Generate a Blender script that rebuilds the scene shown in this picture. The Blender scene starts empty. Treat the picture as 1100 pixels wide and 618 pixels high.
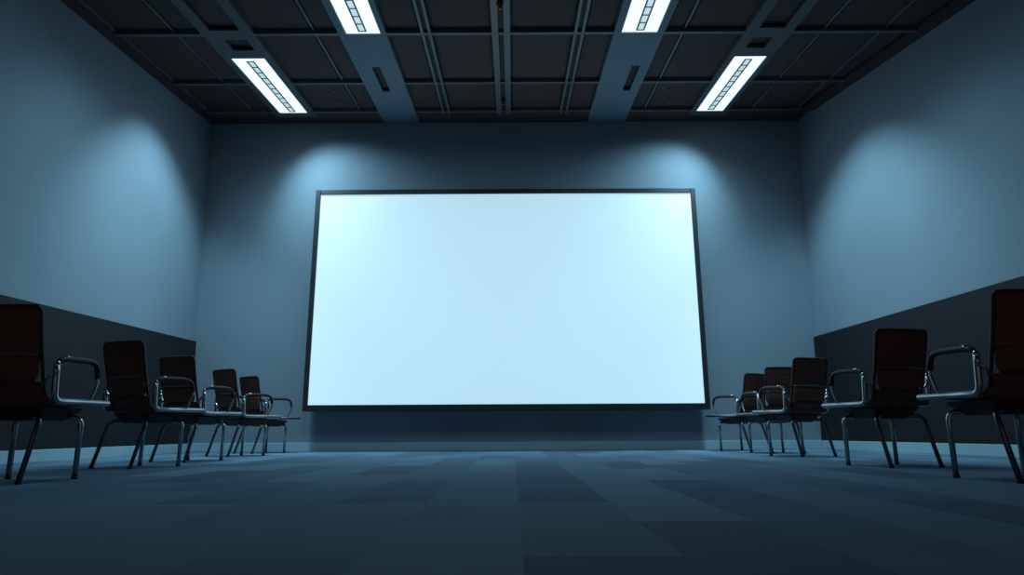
import bpy, bmesh, math
from mathutils import Vector, Matrix

C = bpy.context.scene.collection
R = math.radians

# ------------------------------------------------------------------ camera numbers
H_CAM, F_PX, PITCH, ROLL = 0.265, 820.0, math.atan(154 / 820.0), R(0.3)

# ------------------------------------------------------------------ room numbers (metres)
YB = 10.65                      # screen wall
Y0 = -2.2                       # near end behind the camera, left open
XL = -4.44                      # left wall
ZB, SL = 4.742, 0.075           # ceiling height at the screen wall, rake of the ceiling


def xr(y):                      # right wall stands slightly splayed
    return 4.235 + 0.111 * (YB - y)


def zc(y):                      # height of the ceiling's visible face
    return ZB + SL * (y - YB)


# ------------------------------------------------------------------ mesh helpers
def obj(name, bm, mat, parent=None, smooth=False, bevel=0.0, seg=2, angle=35):
    me = bpy.data.meshes.new(name)
    bmesh.ops.recalc_face_normals(bm, faces=bm.faces)
    bm.to_mesh(me)
    bm.free()
    o = bpy.data.objects.new(name, me)
    C.objects.link(o)
    me.materials.append(mat)
    if smooth:
        for p in me.polygons:
            p.use_smooth = True
    if bevel:
        md = o.modifiers.new('bevel', 'BEVEL')
        md.width = bevel
        md.segments = seg
        md.limit_method = 'ANGLE'
        md.angle_limit = R(angle)
    if parent:
        o.parent = parent
    return o


def prism(bm, pts, axis_vec):
    """closed prism: polygon pts (3D) swept along axis_vec"""
    a = [bm.verts.new(Vector(p)) for p in pts]
    b = [bm.verts.new(Vector(p) + Vector(axis_vec)) for p in pts]
    n = len(pts)
    bm.faces.new(a)
    bm.faces.new(b[::-1])
    for i in range(n):
        bm.faces.new((a[i], b[i], b[(i + 1) % n], a[(i + 1) % n]))


def box(bm, x0, x1, y0, y1, z0, z1):
    prism(bm, [(x0, y0, z0), (x1, y0, z0), (x1, y1, z0), (x0, y1, z0)], (0, 0, z1 - z0))


def hexa(bm, lo, hi):
    """box from four lower and four upper corners"""
    a = [bm.verts.new(p) for p in lo]
    b = [bm.verts.new(p) for p in hi]
    bm.faces.new(a[::-1])
    bm.faces.new(b)
    for i in range(4):
        bm.faces.new((a[i], a[(i + 1) % 4], b[(i + 1) % 4], b[i]))


def rake_box(bm, x0, x1, y0, y1, d0, d1):
    """box following the ceiling rake: d0..d1 above the ceiling's visible face"""
    q = [(x0, y0), (x1, y0), (x1, y1), (x0, y1)]
    hexa(bm, [(x, y, zc(y) + d0) for x, y in q], [(x, y, zc(y) + d1) for x, y in q])


def fillet(pts, rad, n=5):
    """round the corners of a polyline"""
    P = [Vector(p) for p in pts]
    out = [P[0]]
    for i in range(1, len(P) - 1):
        a, b, c = P[i - 1], P[i], P[i + 1]
        r = min(rad, (a - b).length * 0.49, (c - b).length * 0.49)
        s = b + (a - b).normalized() * r
        e = b + (c - b).normalized() * r
        for k in range(n + 1):
            t = k / n
            out.append(s * (1 - t) ** 2 + b * 2 * t * (1 - t) + e * t * t)
    out.append(P[-1])
    return out


def tube(bm, pts, rad, seg=10, flat=1.0):
    """tube along a polyline; rad may be a list; flat squeezes it across the x axis"""
    P = [Vector(p) for p in pts]
    n = len(P)
    rads = rad if isinstance(rad, (list, tuple)) else [rad] * n
    rings = []
    ref = None
    for i in range(n):
        t = (P[min(i + 1, n - 1)] - P[max(i - 1, 0)]).normalized()
        if ref is None:
            ref = Vector((1, 0, 0)) if abs(t.x) < 0.9 else Vector((0, 0, 1))
        u = (ref - t * ref.dot(t)).normalized()
        ref = u
        v = t.cross(u)
        ring = []
        for k in range(seg):
            a = 2 * math.pi * k / seg
            ring.append(bm.verts.new(P[i] + u * (math.cos(a) * rads[i] * flat) + v * (math.sin(a) * rads[i])))
        rings.append(ring)
    for i in range(n - 1):
        for k in range(seg):
            bm.faces.new((rings[i][k], rings[i][(k + 1) % seg], rings[i + 1][(k + 1) % seg], rings[i + 1][k]))
    bm.faces.new(rings[0][::-1])
    bm.faces.new(rings[-1])


def lathe(bm, prof, cx=0, cy=0, seg=16):
    rings = []
    for r, z in prof:
        rings.append([bm.verts.new((cx + r * math.cos(2 * math.pi * k / seg), cy + r * math.sin(2 * math.pi * k / seg), z))
                      for k in range(seg)])
    for i in range(len(rings) - 1):
        for k in range(seg):
            bm.faces.new((rings[i][k], rings[i][(k + 1) % seg], rings[i + 1][(k + 1) % seg], rings[i + 1][k]))
    bm.faces.new(rings[0][::-1])
    bm.faces.new(rings[-1])


def thing(name, label, cat, loc=(0, 0, 0), rotz=0, group=None):
    o = bpy.data.objects.new(name, None)
    o.empty_display_size = 0.1
    C.objects.link(o)
    o.location = loc
    o.rotation_euler = (0, 0, rotz)
    tag(o, label, cat, group)
    return o


def tag(o, label, cat, group=None):
    o['label'] = label
    o['category'] = cat
    if group:
        o['group'] = group
    return o


def struct(name, bm, mat, label=None, cat=None, **k):
    o = obj(name, bm, mat, **k)
    o['kind'] = 'structure'
    if label:
        o['label'] = label
        o['category'] = cat
    return o


# ------------------------------------------------------------------ materials
def mat(name, col, rough=0.6, metal=0.0, spec=0.5, noise=None, bump=None, emis=None):
    m = bpy.data.materials.new(name)
    m.use_nodes = True
    nt = m.node_tree
    b = nt.nodes['Principled BSDF']
    b.inputs['Base Color'].default_value = (*col, 1)
    b.inputs['Roughness'].default_value = rough
    b.inputs['Metallic'].default_value = metal
    b.inputs['Specular IOR Level'].default_value = spec
    tc = nt.nodes.new('ShaderNodeTexCoord')
    if noise:                                   # (scale, amount): gentle mottling of the colour
        n = nt.nodes.new('ShaderNodeTexNoise')
        n.inputs['Scale'].default_value = noise[0]
        n.inputs['Detail'].default_value = 4
        nt.links.new(tc.outputs['Object'], n.inputs['Vector'])
        r = nt.nodes.new('ShaderNodeValToRGB')
        r.color_ramp.elements[0].position = 0.3
        r.color_ramp.elements[1].position = 0.7
        a = noise[1]
        r.color_ramp.elements[0].color = (*[c * (1 - a) for c in col], 1)
        r.color_ramp.elements[1].color = (*[min(1, c * (1 + a)) for c in col], 1)
        nt.links.new(n.outputs['Fac'], r.inputs['Fac'])
        nt.links.new(r.outputs['Color'], b.inputs['Base Color'])
    if bump:                                    # (scale, strength, distance)
        n = nt.nodes.new('ShaderNodeTexNoise')
        n.inputs['Scale'].default_value = bump[0]
        n.inputs['Detail'].default_value = 6
        nt.links.new(tc.outputs['Object'], n.inputs['Vector'])
        bp = nt.nodes.new('ShaderNodeBump')
        bp.inputs['Strength'].default_value = bump[1]
        bp.inputs['Distance'].default_value = bump[2]
        nt.links.new(n.outputs['Fac'], bp.inputs['Height'])
        nt.links.new(bp.outputs['Normal'], b.inputs['Normal'])
    if emis:
        b.inputs['Emission Color'].default_value = (*emis[0], 1)
        b.inputs['Emission Strength'].default_value = emis[1]
    return m


M = {}
M['wall'] = mat('wall_paint', (0.20, 0.245, 0.28), 0.75, noise=(1.3, 0.03), bump=(180, 0.12, 0.002))
M['dado'] = mat('dado_paint', (0.0135, 0.0100, 0.0125), 0.65, spec=0.25, noise=(2.0, 0.05), bump=(160, 0.1, 0.002))
M['base'] = mat('baseboard_paint', (0.34, 0.46, 0.51), 0.45, noise=(2.0, 0.03))
M['deck'] = mat('ceiling_deck', (0.014, 0.010, 0.009), 0.9, noise=(3.0, 0.1))
M['tile'] = mat('ceiling_tile_dark', (0.050, 0.027, 0.024), 0.85, noise=(6.0, 0.08), bump=(120, 0.2, 0.003))
M['rail'] = mat('ceiling_rail_paint', (0.10, 0.105, 0.115), 0.5, noise=(5.0, 0.05))
M['beam'] = mat('beam_paint', (0.10, 0.160, 0.205), 0.7, noise=(2.0, 0.04))
M['beam_dark'] = mat('beam_dark_paint', (0.085, 0.088, 0.095), 0.7, noise=(2.0, 0.04))
M['slot'] = mat('slot_black', (0.014, 0.016, 0.018), 0.8, noise=(9.0, 0.1))
M['housing'] = mat('fixture_housing', (0.30, 0.36, 0.38), 0.45, noise=(6.0, 0.04))
M['diffuser'] = mat('diffuser_glow', (0.8, 0.85, 0.86), 0.5, noise=(8.0, 0.02), emis=((0.84, 0.985, 1.0), 1.03))
M['lens'] = mat('lens_glow', (0.7, 0.75, 0.76), 0.4, noise=(40.0, 0.03), emis=((0.70, 0.93, 1.0), 0.62))
M['louver'] = mat('louver_grey', (0.12, 0.15, 0.155), 0.5, noise=(30.0, 0.05))
M['frame'] = mat('screen_frame_black', (0.014, 0.014, 0.017), 0.42, noise=(8.0, 0.08))
M['screen'] = mat('screen_glow', (0.50, 0.42, 0.42), 0.7, noise=(0.9, 0.01), emis=((0.45, 0.71, 0.83), 0.90))
M['back'] = mat('chair_mesh_black', (0.16, 0.066, 0.046), 0.75, spec=0.2, noise=(60.0, 0.15))
M['vinyl'] = mat('chair_vinyl_black', (0.11, 0.047, 0.035), 0.5, spec=0.35, noise=(50.0, 0.12), bump=(300, 0.2, 0.001))
M['plastic'] = mat('chair_plastic_black', (0.045, 0.024, 0.020), 0.5, spec=0.3, noise=(40.0, 0.1))
M['chrome'] = mat('chair_chrome', (0.40, 0.42, 0.43), 0.26, metal=1.0, noise=(30.0, 0.03))
M['shaded_chrome'] = mat('chair_shaded_chrome', (0.13, 0.13, 0.14), 0.3, metal=1.0, noise=(30.0, 0.03))  # darker copy of the frame chrome: rear legs' shade put into the colour
M['grey_metal'] = mat('chair_grey_metal', (0.16, 0.155, 0.155), 0.35, metal=0.9, noise=(30.0, 0.04))
M['rubber'] = mat('rubber_foot', (0.012, 0.012, 0.012), 0.8, noise=(40.0, 0.1))
M['red'] = mat('sprinkler_bronze', (0.10, 0.035, 0.03), 0.5, metal=0.4, noise=(40.0, 0.1))


def carpet():
    m = bpy.data.materials.new('carpet_planks')
    m.use_nodes = True
    nt = m.node_tree
    L = nt.links.new
    b = nt.nodes['Principled BSDF']
    b.inputs['Roughness'].default_value = 0.95
    b.inputs['Specular IOR Level'].default_value = 0.15
    tc = nt.nodes.new('ShaderNodeTexCoord')
    mp = nt.nodes.new('ShaderNodeMapping')
    mp.inputs['Rotation'].default_value = (0, 0, R(-90))       # planks run towards the screen
    mp.inputs['Location'].default_value = (-0.45, 0.02 + 0.345 * 40, 0)
    L(tc.outputs['Object'], mp.inputs['Vector'])
    br = nt.nodes.new('ShaderNodeTexBrick')
    br.offset = 0.5
    br.inputs['Color1'].default_value = (0, 0, 0, 1)
    br.inputs['Color2'].default_value = (1, 1, 1, 1)
    br.inputs['Mortar'].default_value = (0.3, 0.3, 0.3, 1)
    br.inputs['Scale'].default_value = 1.0
    br.inputs['Mortar Size'].default_value = 0.0
    br.inputs['Mortar Smooth'].default_value = 0.3
    br.inputs['Brick Width'].default_value = 1.26
    br.inputs['Row Height'].default_value = 0.345
    L(mp.outputs['Vector'], br.inputs['Vector'])
    ramp = nt.nodes.new('ShaderNodeValToRGB')
    ramp.color_ramp.elements[0].color = (0.080, 0.125, 0.172, 1)
    ramp.color_ramp.elements[1].color = (0.160, 0.235, 0.295, 1)
    L(br.outputs['Color'], ramp.inputs['Fac'])
    n = nt.nodes.new('ShaderNodeTexNoise')
    n.inputs['Scale'].default_value = 260
    n.inputs['Detail'].default_value = 5
    L(tc.outputs['Object'], n.inputs['Vector'])
    mx = nt.nodes.new('ShaderNodeMixRGB')
    mx.blend_type = 'OVERLAY'
    mx.inputs['Fac'].default_value = 0.35
    L(ramp.outputs['Color'], mx.inputs['Color1'])
    L(n.outputs['Fac'], mx.inputs['Color2'])
    L(mx.outputs['Color'], b.inputs['Base Color'])
    bp = nt.nodes.new('ShaderNodeBump')
    bp.inputs['Strength'].default_value = 0.5
    bp.inputs['Distance'].default_value = 0.004
    L(n.outputs['Fac'], bp.inputs['Height'])
    L(bp.outputs['Normal'], b.inputs['Normal'])
    return m


M['carpet'] = carpet()

# ------------------------------------------------------------------ the room
T = 0.15
DK = 0.30                       # the ceiling deck lies this far above the grid
bm = bmesh.new()
prism(bm, [(XL - T, Y0 - T, -0.12), (xr(Y0) + T, Y0 - T, -0.12), (xr(YB) + T, YB + T, -0.12), (XL - T, YB + T, -0.12)], (0, 0, 0.12))
struct('floor', bm, M['carpet'], 'blue grey carpet laid in staggered planks', 'floor')

bm = bmesh.new()
q = [(XL - T, Y0 - T), (xr(Y0) + T, Y0 - T), (xr(YB) + T, YB + T), (XL - T, YB + T)]
hexa(bm, [(x, y, zc(y) + DK) for x, y in q], [(x, y, zc(y) + DK + 0.15) for x, y in q])
struct('ceiling', bm, M['deck'], 'dark ceiling deck above the grid of rails', 'ceiling')

bm = bmesh.new()
prism(bm, [(XL, Y0, 0), (XL, YB, 0), (XL, YB, zc(YB) + DK), (XL, Y0, zc(Y0) + DK)], (-T, 0, 0))
struct('wall_left', bm, M['wall'], 'blue grey painted left wall above a dark dado', 'wall')
bm = bmesh.new()
hexa(bm, [(xr(Y0), Y0, 0), (xr(Y0) + T, Y0, 0), (xr(YB) + T, YB, 0), (xr(YB), YB, 0)],
     [(xr(Y0), Y0, zc(Y0) + DK), (xr(Y0) + T, Y0, zc(Y0) + DK), (xr(YB) + T, YB, zc(YB) + DK), (xr(YB), YB, zc(YB) + DK)])
struct('wall_right', bm, M['wall'], 'blue grey painted right wall above a dark dado', 'wall')
bm = bmesh.new()
box(bm, XL - T, xr(YB) + T, YB, YB + T, 0, zc(YB) + DK)
struct('wall_back', bm, M['wall'], 'blue grey wall behind the big screen', 'wall')
# the near end, behind the camera, is left open to let the world's fill light in


# dark dado panels on the two side walls (top edges as in the photo) with a slim cap
def dado_z(side, y):
    return 1.519 + (y - YB) * 0.0170 if side < 0 else 1.537 - (y - YB) * 0.0235


def side_x(side, y, off):
    return XL + off if side < 0 else xr(y) - off


def side_strip(bm, side, off0, off1, zlo, zhi, y0=Y0, y1=YB):
    lo = [(side_x(side, y0, off0), y0, zlo(y0)), (side_x(side, y0, off1), y0, zlo(y0)),
          (side_x(side, y1, off1), y1, zlo(y1)), (side_x(side, y1, off0), y1, zlo(y1))]
    hi = [(p[0], p[1], zhi(p[1])) for p in lo]
    hexa(bm, lo, hi)


for side, nm, w in ((-1, 'left', 1), (1, 'right', 2)):
    bm = bmesh.new()
    side_strip(bm, side, 0.0, 0.012, lambda y: 0.10, lambda y: dado_z(side, y))
    d = struct('trim_%d' % w, bm, M['dado'], 'dark charcoal dado along the %s wall' % nm, 'dado')
    bm = bmesh.new()
    side_strip(bm, side, 0.0, 0.02, lambda y: 0.0, lambda y: 0.115)
    struct('baseboard_' + nm, bm, M['base'], 'pale blue baseboard along the %s wall' % nm, 'baseboard', bevel=0.005)
bm = bmesh.new()
box(bm, XL + 0.02, xr(YB) - 0.02, YB - 0.02, YB, 0.0, 0.118)
struct('baseboard_back', bm, M['base'], 'pale blue baseboard below the big screen', 'baseboard', bevel=0.005)

# ------------------------------------------------------------------ ceiling: beams, rails, tiles
# (x0, x1, y0, y1) of the four long beams which carry the lights
BEAMS = {'IL': (-1.875, -1.355, Y0 + 0.02, YB), 'IR': (1.125, 1.675, Y0 + 0.02, YB),
         'OL': (-3.36, -2.79, Y0 + 0.02, 10.33), 'OR': (2.55, 3.07, Y0 + 0.02, 10.33)}
LIGHTS = {'IL': (-1.782, -1.414, 5.76, 7.637), 'IR': (1.205, 1.588, 5.76, 7.637),
          'OL': (-3.270, -2.882, 8.272, 10.157), 'OR': (2.622, 2.996, 8.28, 10.16)}
BL = {'IL': 'wide grey ceiling beam left of centre running to the screen wall',
      'IR': 'wide grey ceiling beam right of centre running to the screen wall',
      'OL': 'dark ceiling beam nearer the left wall, ending short of the screen wall',
      'OR': 'dark ceiling beam nearer the right wall, ending short of the screen wall'}
LL = {'IL': 'ceiling light cut by the top of the photo, left of centre',
      'IR': 'ceiling light cut by the top of the photo, right of centre',
      'OL': 'whole glowing strip light nearer the left wall',
      'OR': 'whole glowing strip light nearer the right wall'}


def beam_holes(k):
    """rectangular openings in a beam's underside: (x0, x1, y0, y1)"""
    x0, x1 = BEAMS[k][:2]
    l = LIGHTS[k]
    holes = [(l[0] - 0.012, l[1] + 0.012, l[2] - 0.012, l[3] + 0.012)]
    xm = (x0 + x1) / 2
    if k[0] == 'I':
        s = -1 if k == 'IL' else 1
        xs = -1.63 if k == 'IL' else 1.51
        holes.append((xs - 0.05, xs + 0.05, 8.55, 9.36))
    else:
        holes.append((x0 + 0.12, x1 - 0.12, 6.1, 7.55))
        holes.append((xm - 0.09, x1 - 0.13, 7.78, 8.06) if k == 'OL' else (x0 + 0.13, xm + 0.09, 7.78, 8.06))
    return holes


for k, (x0, x1, y0, y1) in BEAMS.items():
    m = M['beam'] if k[0] == 'I' else M['beam_dark']
    holes = sorted(beam_holes(k), key=lambda h: h[2])
    t = thing('ceiling_beam', BL[k], 'beam', ((x0 + x1) / 2, YB, zc(YB)))
    inv = Matrix.Translation(-Vector(t.location))
    bm = bmesh.new()
    # underside, split around the openings
    ys = y0
    for h in holes:
        rake_box(bm, x0, x1, ys, h[2], 0.0, 0.025)
        rake_box(bm, x0, h[0], h[2], h[3], 0.0, 0.025)
        rake_box(bm, h[1], x1, h[2], h[3], 0.0, 0.025)
        ys = h[3]
    rake_box(bm, x0, x1, ys, y1, 0.0, 0.025)
    # two cheeks up to the deck and the end
    rake_box(bm, x0, x0 + 0.02, y0, y1, 0.025, DK)
    rake_box(bm, x1 - 0.02, x1, y0, y1, 0.025, DK)
    rake_box(bm, x0 + 0.02, x1 - 0.02, y1 - 0.02, y1, 0.025, DK)
    bm.transform(inv)
    obj('casing', bm, m, t)
    # blank panels set back in the small openings
    for h in holes:
        if abs(h[0] - (LIGHTS[k][0] - 0.012)) < 1e-6:
            continue
        bm = bmesh.new()
        rake_box(bm, h[0] - 0.01, h[1] + 0.01, h[2] - 0.01, h[3] + 0.01, 0.05, 0.06)
        bm.transform(inv)
        p = obj('slot_panel', bm, M['slot'] if k[0] == 'I' else M['tile'], t)
        if k[0] == 'I':
            p['label'] = 'dark air slot in the underside of the beam'

for k, (x0, x1, y0, y1) in LIGHTS.items():
    ym = (y0 + y1) / 2
    t = thing('ceiling_light', LL[k], 'light', ((x0 + x1) / 2, ym, zc(ym)))
    inv = Matrix.Translation(-Vector(t.location))
    bm = bmesh.new()
    w = 0.010
    rake_box(bm, x0 - w, x1 + w, y0 - w, y0, -0.006, 0.09)
    rake_box(bm, x0 - w, x1 + w, y1, y1 + w, -0.006, 0.09)
    rake_box(bm, x0 - w, x0, y0, y1, -0.006, 0.09)
    rake_box(bm, x1, x1 + w, y0, y1, -0.006, 0.09)
    rake_box(bm, x0, x1, y0, y1, 0.08, 0.09)
    bm.transform(inv)
    obj('housing', bm, M['housing'], t)
    xm, hw = (x0 + x1) / 2, 0.038
    bm = bmesh.new()
    rake_box(bm, x0, x1, y0, y1, 0.002, 0.01)
    bm.transform(inv)
    d = obj('diffuser', bm, M['diffuser'], t)
    d['label'] = 'glowing white diffuser panel'
    n = 10
    ya, yb = y0 + 0.09, y1 - 0.06
    st = (yb - ya) / n
    bm = bmesh.new()
    b2 = bmesh.new()
    bw = 0.0085
    for i in range(n + 1):
        yy = ya + i * st
        rake_box(bm, xm - hw, xm + hw, yy - bw, yy + bw, -0.007, -0.001)
        if i < n:
            rake_box(b2, xm - hw + bw, xm + hw - bw, yy + bw, yy + st - bw, -0.002, 0.0015)
    rake_box(bm, xm - hw - bw, xm - hw + bw, ya - bw, yb + bw, -0.007, -0.001)
    rake_box(bm, xm + hw - bw, xm + hw + bw, ya - bw, yb + bw, -0.007, -0.001)
    bm.transform(inv)
    b2.transform(inv)
    lv = obj('louver', bm, M['louver'], t)
    lv['label'] = 'dark ladder shaped grille along the middle'
    ln = obj('lens_strip', b2, M['lens'], t)
    ln['label'] = 'row of square lenses, dimmer than the diffuser'

# --- rails: pairs of slim bars along the room, and cross bars
RAILS = [('twin ceiling rail left of the middle one', [(-0.975, -0.945), (-0.895, -0.865)]),
         ('broad twin rail along the middle of the ceiling', [(-0.205, -0.135), (-0.075, -0.005)]),
         ('twin ceiling rail right of the middle one', [(0.69, 0.72), (0.77, 0.80)]),
         ('thin rail between the two left ceiling beams', [(-2.15, -2.13)]),
         ('thin rail between the two right ceiling beams', [(1.88, 1.90)]),
         ('thin ceiling rail beside the outer left beam', [(-3.675, -3.655)]),
         ('thin ceiling rail nearest the left wall', [(-4.30, -4.28)]),
         ('thin ceiling rail beside the outer right beam', [(3.405, 3.425)]),
         ('thin ceiling rail nearest the right wall', [(4.06, 4.08)])]
YT = 5.6                        # nearest end of the suspended grid
CROSS = [(7.635, 7.70, 'ceiling cross bar at the ends of the two cut lights'),
         (9.055, 9.125, 'ceiling cross bar over the middle of the whole lights'),
         (10.125, 10.18, 'ceiling cross bar nearest the screen wall')]
for lab, bars in RAILS:
    xm = (bars[0][0] + bars[-1][1]) / 2
    t = thing('ceiling_rail', lab, 'rail', (xm, 10.125, zc(10.125)), 0, 'ceiling rails towards the screen')
    inv = Matrix.Translation(-Vector(t.location))
    thin = len(bars) == 1
    for b in bars:
        bm = bmesh.new()
        rake_box(bm, b[0], b[1], YT, 10.125 if thin else YB - 0.4, 0.035 if thin else 0.0, 0.07 if thin else 0.05)
        bm.transform(inv)
        obj('bar', bm, M['rail'], t)
    if not thin:
        bm = bmesh.new()
        rake_box(bm, bars[0][1], bars[1][0], YT, YB - 0.4, 0.03, 0.05)
        bm.transform(inv)
        obj('channel', bm, M['slot'], t)['label'] = 'dark channel between the two bars'
FIELDS = [(-4.30, -3.36), (-2.79, -1.875), (-1.355, 1.125), (1.675, 2.55), (3.07, None)]
for y0, y1, lab in CROSS:
    t = thing('ceiling_cross_bar', lab, 'rail', (0, (y0 + y1) / 2, zc(y0)), 0, 'ceiling cross bars')
    inv = Matrix.Translation(-Vector(t.location))
    for a, b in FIELDS:
        b = xr(y1) - 0.16 if b is None else b
        bm = bmesh.new()
        rake_box(bm, a, b, y0, y0 + 0.028, 0.0, 0.055)
        rake_box(bm, a, b, y1 - 0.022, y1, 0.005, 0.055)
        rake_box(bm, a, b, y0 + 0.028, y1 - 0.022, 0.03, 0.055)
        bm.transform(inv)
        obj('bar', bm, M['rail'], t)

# --- tiles between the rails
COLS = [(-4.28, -3.675, 'nearest the left wall'),
        (-3.655, -3.36, 'just left of the outer left beam'), (-2.79, -2.15, 'just right of the outer left beam'),
        (-2.13, -1.875, 'just left of the inner left beam'), (-1.355, -0.975, 'just right of the inner left beam'),
        (-0.865, -0.205, 'left of the middle rail'), (-0.005, 0.69, 'right of the middle rail'),
        (0.80, 1.125, 'just left of the inner right beam'), (1.675, 1.88, 'just right of the inner right beam'),
        (1.90, 2.55, 'just left of the outer right beam'), (3.07, 3.405, 'just right of the outer right beam'),
        (3.425, 4.06, 'second from the right wall'), (4.08, None, 'nearest the right wall')]
ROWS = [(YT, 7.635, 'front row'), (7.70, 9.055, 'middle row'), (9.125, 10.125, 'row nearest the screen wall')]
for r0, r1, rl in ROWS:
    for c0, c1, cl in COLS:
        bm = bmesh.new()
        rec = 0.045
        xa, xb = c0 + 0.004, (c1 - 0.004 if c1 is not None else 0)
        ya, yb = r0 + 0.004, r1 - 0.004

        def tile(e, d0, d1):
            if c1 is not None:
                rake_box(bm, xa + e, xb - e, ya + e, yb - e, d0, d1)
            else:
                qq = [(xa + e, ya + e), (xr(ya) - 0.175 - e, ya + e), (xr(yb) - 0.175 - e, yb - e), (xa + e, yb - e)]
                hexa(bm, [(x, y, zc(y) + d0) for x, y in qq], [(x, y, zc(y) + d1) for x, y in qq])
        tile(0.0, 0.062, 0.078)
        tile(0.022, 0.048, 0.062)
        bm.transform(Matrix.Translation((0, -r0, -zc(r0))))
        o = obj('ceiling_tile', bm, M['tile'])
        o.location = (0, r0, zc(r0))
        tag(o, 'dark ceiling tile %s, %s' % (cl, rl), 'tile', 'ceiling tiles')

# flush dark borders along the side walls
for n_, side in ((20, -1), (21, 1)):
    bm = bmesh.new()
    qq = [(XL, YT), (-4.30, YT), (-4.30, 10.18), (XL, 10.18)] if side < 0 else \
         [(xr(YT) - 0.16, YT), (xr(YT), YT), (xr(10.18), 10.18), (xr(10.18) - 0.16, 10.18)]
    hexa(bm, [(x, y, zc(y)) for x, y in qq], [(x, y, zc(y) + 0.05) for x, y in qq])
    struct('trim_%d' % n_, bm, M['tile'], None)

# plain dark border between the grid and the screen wall
k = 0
for a, b in FIELDS:
    k += 1
    a = XL if k == 1 else a
    b = xr(YB) if b is None else b
    bm = bmesh.new()
    rake_box(bm, a, b, 10.18, YB, 0.012, 0.035)
    struct('trim_%d' % (k + 2), bm, M['tile'], None)
    if k in (1, 4):             # the outer beams stop short: border closes behind them
        a2, b2_ = ((-3.36, -2.79) if k == 1 else (2.55, 3.07))
        bm = bmesh.new()
        rake_box(bm, a2, b2_, 10.335, YB, 0.012, 0.035)
        struct('trim_%d' % (k + 8), bm, M['tile'], None)

# sprinkler heads under the middle rail
for y, lab in ((6.98, 'dark sprinkler head under the middle rail at the top of the photo'),
               (9.72, 'dark sprinkler head under the middle rail nearer the screen wall')):
    t = thing('sprinkler_head', lab, 'sprinkler', (-0.105, y, zc(y)), 0, 'sprinkler heads')
    bm = bmesh.new()
    lathe(bm, [(0.035, 0.03), (0.04, 0.0), (0.038, -0.012), (0.016, -0.018), (0.016, -0.03)])
    obj('body', bm, M['red'], t, smooth=True)
    bm = bmesh.new()
    lathe(bm, [(0.012, -0.03), (0.006, -0.045), (0.028, -0.047), (0.03, -0.052), (0.006, -0.055)])
    obj('deflector', bm, M['red'], t, smooth=True)
# small clips and sensors on the dark tiles between the beams
for x, y, lab in ((-2.36, 9.83, 'small bent wire clip under the left tiles'), (2.18, 9.80, 'small bent wire clip under the right tiles')):
    bm = bmesh.new()
    tube(bm, [(-0.05, -0.05, 0.0), (-0.01, 0.03, -0.035), (0.0, 0.05, -0.04), (0.03, -0.02, -0.03), (0.05, -0.07, 0.0)], 0.006, 8)
    o = obj('wire_clip', bm, M['grey_metal'], smooth=True)
    o.location = (x, y, zc(y) + 0.046)
    tag(o, lab, 'clip', 'wire clips on the ceiling')
for x, y, lab in ((-2.33, 9.43, 'small round sensor on a dark tile left of centre'), (2.09, 9.43, 'small round sensor on a dark tile right of centre')):
    bm = bmesh.new()
    lathe(bm, [(0.022, 0.0), (0.022, -0.008), (0.014, -0.018), (0.005, -0.02)], seg=14)
    o = obj('ceiling_sensor', bm, M['grey_metal'], smooth=True)
    o.location = (x, y, zc(y) + 0.047)
    tag(o, lab, 'sensor', 'ceiling sensors')

# ------------------------------------------------------------------ the screen
st = thing('projection_screen', 'huge blank glowing white screen in a black frame on the far wall', 'screen', (-0.085, YB, 0.536))
P0 = Vector((0, 10.325 - YB, 0.0))                     # bottom edge, front face
P1 = Vector((0, 10.555 - YB, 3.696 - 0.536))           # top edge, front face
up = (P1 - P0)
HH = up.length
up.normalize()
xx = Vector((1, 0, 0))
nn = xx.cross(up)                                      # points into the room?
if nn.y > 0:
    nn = -nn
B = Matrix(((xx.x, up.x, nn.x, P0.x), (xx.y, up.y, nn.y, P0.y), (xx.z, up.z, nn.z, P0.z), (0, 0, 0, 1)))
HW = 2.731


def sbox(bm, x0, x1, u0, u1, n0, n1):
    box(bm, x0, x1, u0, u1, n0, n1)


FS, FT, FB, FD = 0.068, 0.070, 0.082, 0.060             # frame widths: side, top, bottom; depth
bm = bmesh.new()
sbox(bm, -HW, -HW + FS, 0, HH, -FD, 0.0)
sbox(bm, HW - FS, HW, 0, HH, -FD, 0.0)
sbox(bm, -HW + FS, HW - FS, HH - FT, HH, -FD, 0.0)
sbox(bm, -HW + FS, HW - FS, 0, FB, -FD, 0.0)
bm.transform(B)
obj('frame', bm, M['frame'], st, bevel=0.006)
bm = bmesh.new()
sbox(bm, -HW + FS, HW - FS, FB, HH - FT, -0.034, -0.022)
bm.transform(B)
obj('display_surface', bm, M['screen'], st)['label'] = 'blank glowing pale cyan surface'
bm = bmesh.new()
sbox(bm, -HW + 0.03, HW - 0.03, 0.02, HH - 0.02, -FD - 0.012, -0.036)
bm.transform(B)
obj('back_panel', bm, M['frame'], st)
for sx in (-1.5, 1.5):
    bm = bmesh.new()                                   # wall brackets behind the screen
    box(bm, sx - 0.04, sx + 0.04, -0.222, 0.0, 0.35, 0.43)
    box(bm, sx - 0.04, sx + 0.04, -0.047, 0.0, 2.75, 2.83)
    box(bm, sx - 0.06, sx + 0.06, -0.012, 0.0, 0.25, 2.95)
    obj('wall_bracket', bm, M['frame'], st)


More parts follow.
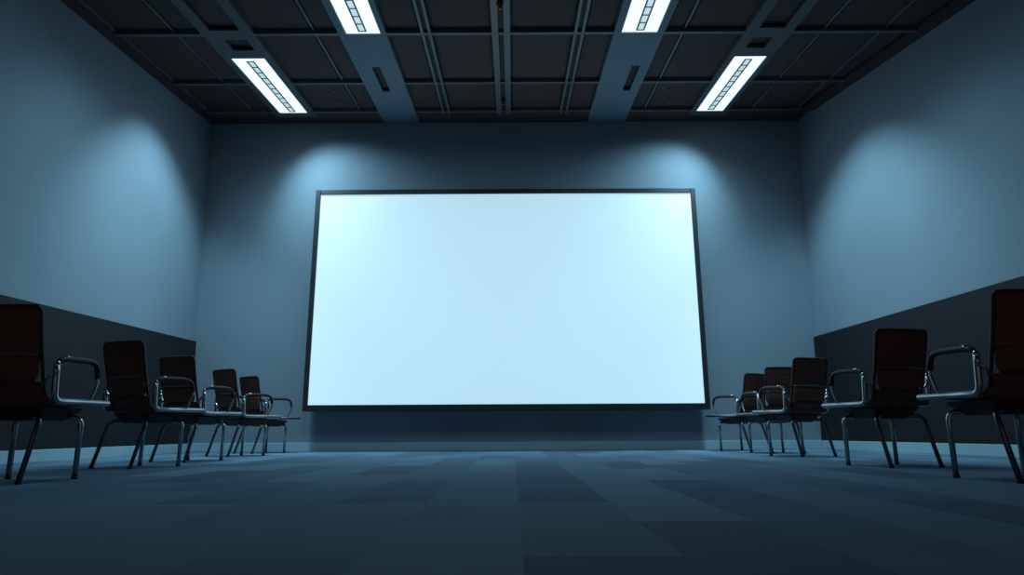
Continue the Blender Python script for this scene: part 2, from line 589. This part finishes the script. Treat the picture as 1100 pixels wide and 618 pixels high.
# ------------------------------------------------------------------ chairs
def make_chair(label):
    """mesh-backed visitor chair facing +y, feet on z = 0"""
    t = thing('visitor_chair', label, 'chair')
    RT = 0.0155
    # ---- seat: padded cushion with a rolled front edge, and the shell under it
    bm = bmesh.new()
    nx, prof = 10, [(-0.215, 0.455, 0.05), (-0.12, 0.440, 0.046), (0.0, 0.435, 0.044), (0.12, 0.438, 0.044), (0.22, 0.445, 0.042), (0.29, 0.440, 0.032), (0.325, 0.425, 0.014)]
    top, bot = [], []
    for y, z, th in prof:
        rt, rb = [], []
        for i in range(nx + 1):
            s = -1 + 2 * i / nx
            wx = 0.235 * (1 - 0.10 * max(0, (y - 0.2) / 0.13))
            edge = 0.016 * abs(s) ** 4
            rt.append(bm.verts.new((s * wx, y, z + 0.022 - edge + 0.006 * s * s)))
            rb.append(bm.verts.new((s * wx, y, z + 0.022 - th + edge * 0.4)))
        top.append(rt)
        bot.append(rb)
    for j in range(len(prof) - 1):
        for i in range(nx):
            bm.faces.new((top[j][i], top[j][i + 1], top[j + 1][i + 1], top[j + 1][i]))
            bm.faces.new((bot[j][i], bot[j + 1][i], bot[j + 1][i + 1], bot[j][i + 1]))
        bm.faces.new((top[j][0], top[j + 1][0], bot[j + 1][0], bot[j][0]))
        bm.faces.new((top[j][nx], bot[j][nx], bot[j + 1][nx], top[j + 1][nx]))
    for i in range(nx):
        bm.faces.new((top[0][i], bot[0][i], bot[0][i + 1], top[0][i + 1]))
        bm.faces.new((top[-1][i], top[-1][i + 1], bot[-1][i + 1], bot[-1][i]))
    obj('seat', bm, M['vinyl'], t, smooth=True, bevel=0.006, angle=50)
    bm = bmesh.new()
    hexa(bm, [(-0.12, -0.14, 0.335), (0.12, -0.14, 0.335), (0.12, 0.13, 0.335), (-0.12, 0.13, 0.335)],
         [(-0.20, -0.19, 0.418), (0.20, -0.19, 0.418), (0.20, 0.20, 0.408), (-0.20, 0.20, 0.408)])
    obj('seat_shell', bm, M['plastic'], t, bevel=0.018, seg=3)
    # ---- backrest
    zt, zb_, yt, yb_ = 0.955, 0.43, -0.292, -0.168
    W = 0.205

    def bp(s, z, off=0.0):
        """point on the back's curved surface: s across -1..1, z height, off towards the rear"""
        k = (z - zb_) / (zt - zb_)
        y = yb_ + (yt - yb_) * k - 0.020 * math.sin(math.pi * min(1, max(0, k)) * 0.9) * 0.6
        w = W * (0.955 + 0.045 * k)
        return Vector((s * w, y - 0.030 * (1 - s * s) - off, z))

    def sheet(bm, z0, z1, s0, s1, th, off=0.0, ns=8, nz=1):
        f, b = [], []
        for j in range(nz + 1):
            z = z0 + (z1 - z0) * j / nz
            f.append([bm.verts.new(bp(s0 + (s1 - s0) * i / ns, z, off)) for i in range(ns + 1)])
            b.append([bm.verts.new(bp(s0 + (s1 - s0) * i / ns, z, off + th)) for i in range(ns + 1)])
        for j in range(nz):
            for i in range(ns):
                bm.faces.new((f[j][i], f[j][i + 1], f[j + 1][i + 1], f[j + 1][i]))
                bm.faces.new((b[j][i], b[j + 1][i], b[j + 1][i + 1], b[j][i + 1]))
            bm.faces.new((f[j][0], f[j + 1][0], b[j + 1][0], b[j][0]))
            bm.faces.new((f[j][ns], b[j][ns], b[j + 1][ns], f[j + 1][ns]))
        for i in range(ns):
            bm.faces.new((f[0][i], b[0][i], b[0][i + 1], f[0][i + 1]))
            bm.faces.new((f[nz][i], f[nz][i + 1], b[nz][i + 1], b[nz][i]))

    bm = bmesh.new()                                    # the mesh web: ribs with hairline gaps
    nr = 9
    z0, z1 = 0.698, 0.952
    for i in range(nr):
        a = z0 + (z1 - z0) * i / nr
        b = z0 + (z1 - z0) * (i + 1) / nr
        sheet(bm, a - 0.0006, b + 0.0006, -0.95, 0.95, 0.006, 0.005 if i % 2 else 0.001)
    br = obj('backrest', bm, M['back'], t)
    bm = bmesh.new()                                    # slim rim round the web
    rim = [bp(-1, z) for z in (0.44, 0.52, 0.62, 0.72, 0.82, 0.90, 0.935)]
    rim += [bp(s, zt) for s in (-0.93, -0.6, -0.3, 0, 0.3, 0.6, 0.93)]
    rim += [bp(1, z) for z in (0.935, 0.90, 0.82, 0.72, 0.62, 0.52, 0.44)]
    tube(bm, [p - Vector((0, 0.003, 0)) for p in rim], 0.011, 8)
    obj('backrest_rim', bm, M['plastic'], t, smooth=True)
    bm = bmesh.new()                                    # bar across the back
    tube(bm, [bp(s, 0.688, 0.014) for s in (-0.97, -0.75, -0.5, -0.25, 0, 0.25, 0.5, 0.75, 0.97)], 0.0075, 8)
    obj('cross_bar', bm, M['grey_metal'], t, smooth=True)['label'] = 'grey metal bar across the back'
    bm = bmesh.new()                                    # lumbar shell with rounded lower corners
    ns, nz = 10, 5
    F, K = [], []
    for j in range(nz + 1):
        k = j / nz
        z = 0.545 + (0.685 - 0.545) * k
        sw = 0.97 * (0.80 + 0.20 * min(1, k * 2.2) ** 0.5)
        bulge = 0.018 * math.sin(math.pi * k)
        F.append([bm.verts.new(bp(sw * (-1 + 2 * i / ns), z, 0.002 + bulge)) for i in range(ns + 1)])
        K.append([bm.verts.new(bp(sw * (-1 + 2 * i / ns), z, 0.012 + bulge)) for i in range(ns + 1)])
    for j in range(nz):
        for i in range(ns):
            bm.faces.new((F[j][i], F[j][i + 1], F[j + 1][i + 1], F[j + 1][i]))
            bm.faces.new((K[j][i], K[j + 1][i], K[j + 1][i + 1], K[j][i + 1]))
        bm.faces.new((F[j][0], F[j + 1][0], K[j + 1][0], K[j][0]))
        bm.faces.new((F[j][ns], K[j][ns], K[j + 1][ns], F[j + 1][ns]))
    for i in range(ns):
        bm.faces.new((F[0][i], K[0][i], K[0][i + 1], F[0][i + 1]))
        bm.faces.new((F[nz][i], F[nz][i + 1], K[nz][i + 1], K[nz][i]))
    obj('lumbar_shell', bm, M['back'], t, smooth=True)
    bm = bmesh.new()                                    # apron joining back and seat
    sheet(bm, 0.415, 0.545, -0.94, 0.94, 0.010, -0.004, 10, 3)
    obj('back_apron', bm, M['vinyl'], t, smooth=True)
    # ---- arms: chrome loop from the seat rail up and forward, black pad on top
    for s in (-1, 1):
        xa = s * 0.262
        bm = bmesh.new()
        path = fillet([(xa, 0.30, 0.442), (xa, -0.195, 0.440), (xa, -0.200, 0.640), (xa, -0.192, 0.652)], 0.05, 6)
        tube(bm, path, 0.0175, 12)
        arm = obj('armrest', bm, M['chrome'], t, smooth=True)
        bm = bmesh.new()                                # front strut of the loop
        tube(bm, fillet([(xa, 0.165, 0.640), (xa, 0.185, 0.575), (xa, 0.150, 0.500), (xa, 0.120, 0.445)], 0.05, 6), 0.009, 10)
        obj('front_strut', bm, M['chrome'], arm, smooth=True)
        bm = bmesh.new()
        pp = fillet([(xa, -0.196, 0.645), (xa, -0.175, 0.668), (xa, -0.125, 0.678), (xa, 0.09, 0.682), (xa, 0.160, 0.665), (xa, 0.178, 0.585)], 0.06, 7)
        n = len(pp)
        tube(bm, pp, [0.012 + 0.006 * math.sin(math.pi * min(1, i / (n - 1) * 1.15)) for i in range(n)], 10, 1.5)
        obj('arm_pad', bm, M['plastic'], arm, smooth=True)['label'] = 'black plastic arm pad'
        bm = bmesh.new()                                # bright collar at the pad's rear end
        tube(bm, [(xa, -0.140, 0.677), (xa, -0.112, 0.681)], 0.0195, 12, 1.25)
        obj('collar', bm, M['chrome'], arm, smooth=True)
        bm = bmesh.new()                                # bracket from the post to the back
        tube(bm, fillet([(xa, -0.200, 0.60), (s * 0.235, -0.212, 0.575), (s * 0.200, -0.205, 0.53)], 0.03, 4), 0.011, 10)
        tube(bm, [(xa, -0.200, 0.575), (xa, -0.200, 0.635)], 0.0175, 12)
        obj('back_bracket', bm, M['chrome'], t, smooth=True)
        for yy in (-0.12, 0.16):                        # tabs from the rail into the seat
            bm = bmesh.new()
            tube(bm, [(xa, yy, 0.440), (s * 0.19, yy, 0.432)], 0.008, 8)
            obj('seat_tab', bm, M['grey_metal'], t, smooth=True)
        # ---- legs: each bends out from under the seat
        xs = s * 0.205
        ztop = 0.352
        bm = bmesh.new()
        tube(bm, fillet([(s * 0.06, 0.10, 0.360), (xs, 0.148, ztop), (xs, 0.135, 0.012)], 0.045, 7), RT, 12)
        lg = obj('leg', bm, M['chrome'], t, smooth=True)
        bm = bmesh.new()
        lathe(bm, [(0.0165, 0.0), (0.018, 0.006), (0.0165, 0.02)], xs, 0.134, 14)
        obj('glide', bm, M['rubber'], lg, smooth=True)
        bm = bmesh.new()
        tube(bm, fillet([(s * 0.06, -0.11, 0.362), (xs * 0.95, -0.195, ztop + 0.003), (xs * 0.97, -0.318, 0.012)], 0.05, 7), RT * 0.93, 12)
        lg = obj('leg', bm, M['shaded_chrome'], t, smooth=True)
        bm = bmesh.new()
        lathe(bm, [(0.0165, 0.0), (0.018, 0.006), (0.0165, 0.02)], xs * 0.97, -0.319, 14)
        obj('glide', bm, M['rubber'], lg, smooth=True)
    return t


def dup(root, loc, rz, label):
    r = root.copy()
    C.objects.link(r)
    r.location = loc
    r.rotation_euler = (0, 0, rz)
    r['label'] = label
    for ch in list(root.children):
        c = ch.copy()
        C.objects.link(c)
        c.parent = r
        for g in list(ch.children):
            d = g.copy()
            C.objects.link(d)
            d.parent = c
    return r


CH = [(-2.777, 4.467, -4.5, 'black chair in the left row nearest the camera, cut by the left edge'),
      (-2.903, 6.175, -22.3, 'black chair second from the camera in the left row'),
      (-3.025, 7.408, -21.5, 'middle black chair of the five in the left row'),
      (-3.083, 8.888, -35.8, 'black chair second from the screen wall in the left row'),
      (-3.174, 10.015, -39.3, 'black chair nearest the screen wall in the left row'),
      (2.633, 4.167, 6.3, 'black chair in the right row nearest the camera, cut by the right edge'),
      (2.710, 5.702, 12.3, 'black chair second from the camera in the right row'),
      (2.862, 7.883, 20.4, 'middle black chair of the five in the right row'),
      (3.008, 9.008, 12.0, 'black chair second from the screen wall in the right row'),
      (2.908, 9.974, 35.5, 'black chair nearest the screen wall in the right row')]
first = None
for x, y, a, lab in CH:
    g = 'chairs in the left row' if x < 0 else 'chairs in the right row'
    if first is None:
        first = make_chair(lab)
        first.location = (x, y, 0)
        first.rotation_euler = (0, 0, R(a))
        o = first
    else:
        o = dup(first, (x, y, 0), R(a), lab)
    o['group'] = g

# ------------------------------------------------------------------ light
LCOL = (0.41, 0.78, 1.0)
POW = {'IL': 42, 'IR': 42, 'OL': 19, 'OR': 19}
tilt = math.atan(SL)
for k, (x0, x1, y0, y1) in LIGHTS.items():              # the soft downlight of each strip
    l = bpy.data.lights.new('strip_lamp', 'AREA')
    l.shape = 'RECTANGLE'
    l.size, l.size_y = x1 - x0 - 0.04, y1 - y0 - 0.1
    l.energy = POW[k]
    l.color = LCOL
    l.spread = R(172 if k[0] == 'I' else 104)
    o = bpy.data.objects.new('strip_lamp', l)
    C.objects.link(o)
    ym = (y0 + y1) / 2
    o.location = ((x0 + x1) / 2, ym, zc(ym) - 0.02)
    o.rotation_euler = (tilt, 0, 0)
# angled spots added at the strips to make the pools of light on the walls: (strip, y, aim x, aim y, aim z (direction), power, cone, blend)
SPOTS = [('O', 8.85, -0.44, 0.04, -1.0, 420, 94, 0.72),
         ('O', 9.90, 0.50, 0.36, -1.0, 260, 104, 1.0),
         ('I', 7.30, -1.12, 0.02, -1.0, 210, 68, 0.9)]
for row, y, ax, ay, az, p, cone, blend in SPOTS:
    for s, sd in ((1, 'L'), (-1, 'R')):
        x0, x1 = LIGHTS[row + sd][:2]
        l = bpy.data.lights.new('added_wall_spot', 'SPOT')
        l.energy = p
        l.color = LCOL
        l.spot_size = R(cone)
        l.spot_blend = blend
        l.shadow_soft_size = 0.12
        o = bpy.data.objects.new('added_wall_spot', l)
        C.objects.link(o)
        o.location = ((x0 + x1) / 2, y, zc(y) - 0.03)
        o.rotation_euler = Vector((ax * s, ay, az)).to_track_quat('-Z', 'Y').to_euler()

w = bpy.data.worlds.new('world')
bpy.context.scene.world = w
w.use_nodes = True
w.node_tree.nodes['Background'].inputs['Color'].default_value = (1.0, 0.80, 0.80, 1)
w.node_tree.nodes['Background'].inputs['Strength'].default_value = 0.12  # dim ambient fill, added to lift the chair backs and near floor

# ------------------------------------------------------------------ camera
cd = bpy.data.cameras.new('camera')
cd.sensor_fit = 'HORIZONTAL'
cd.sensor_width = 36.0
cd.lens = F_PX / 1100.0 * 36.0
cd.clip_start = 0.05
co = bpy.data.objects.new('camera', cd)
C.objects.link(co)
cp, sp = math.cos(PITCH), math.sin(PITCH)
fw = Vector((0, cp, sp))
u0 = Vector((0, -sp, cp))
r0 = Vector((1, 0, 0))
rr = r0 * math.cos(ROLL) - u0 * math.sin(ROLL)         # camera rolled so that right edges rise
uu = r0 * math.sin(ROLL) + u0 * math.cos(ROLL)
co.matrix_world = Matrix(((rr.x, uu.x, -fw.x, 0), (rr.y, uu.y, -fw.y, 0), (rr.z, uu.z, -fw.z, H_CAM), (0, 0, 0, 1)))
sc = bpy.context.scene
sc.camera = co
sc.view_settings.view_transform = 'Standard'
sc.view_settings.look = 'None'
sc.view_settings.exposure = 0.0
sc.view_settings.gamma = 1.0
sc.view_settings.use_curve_mapping = False
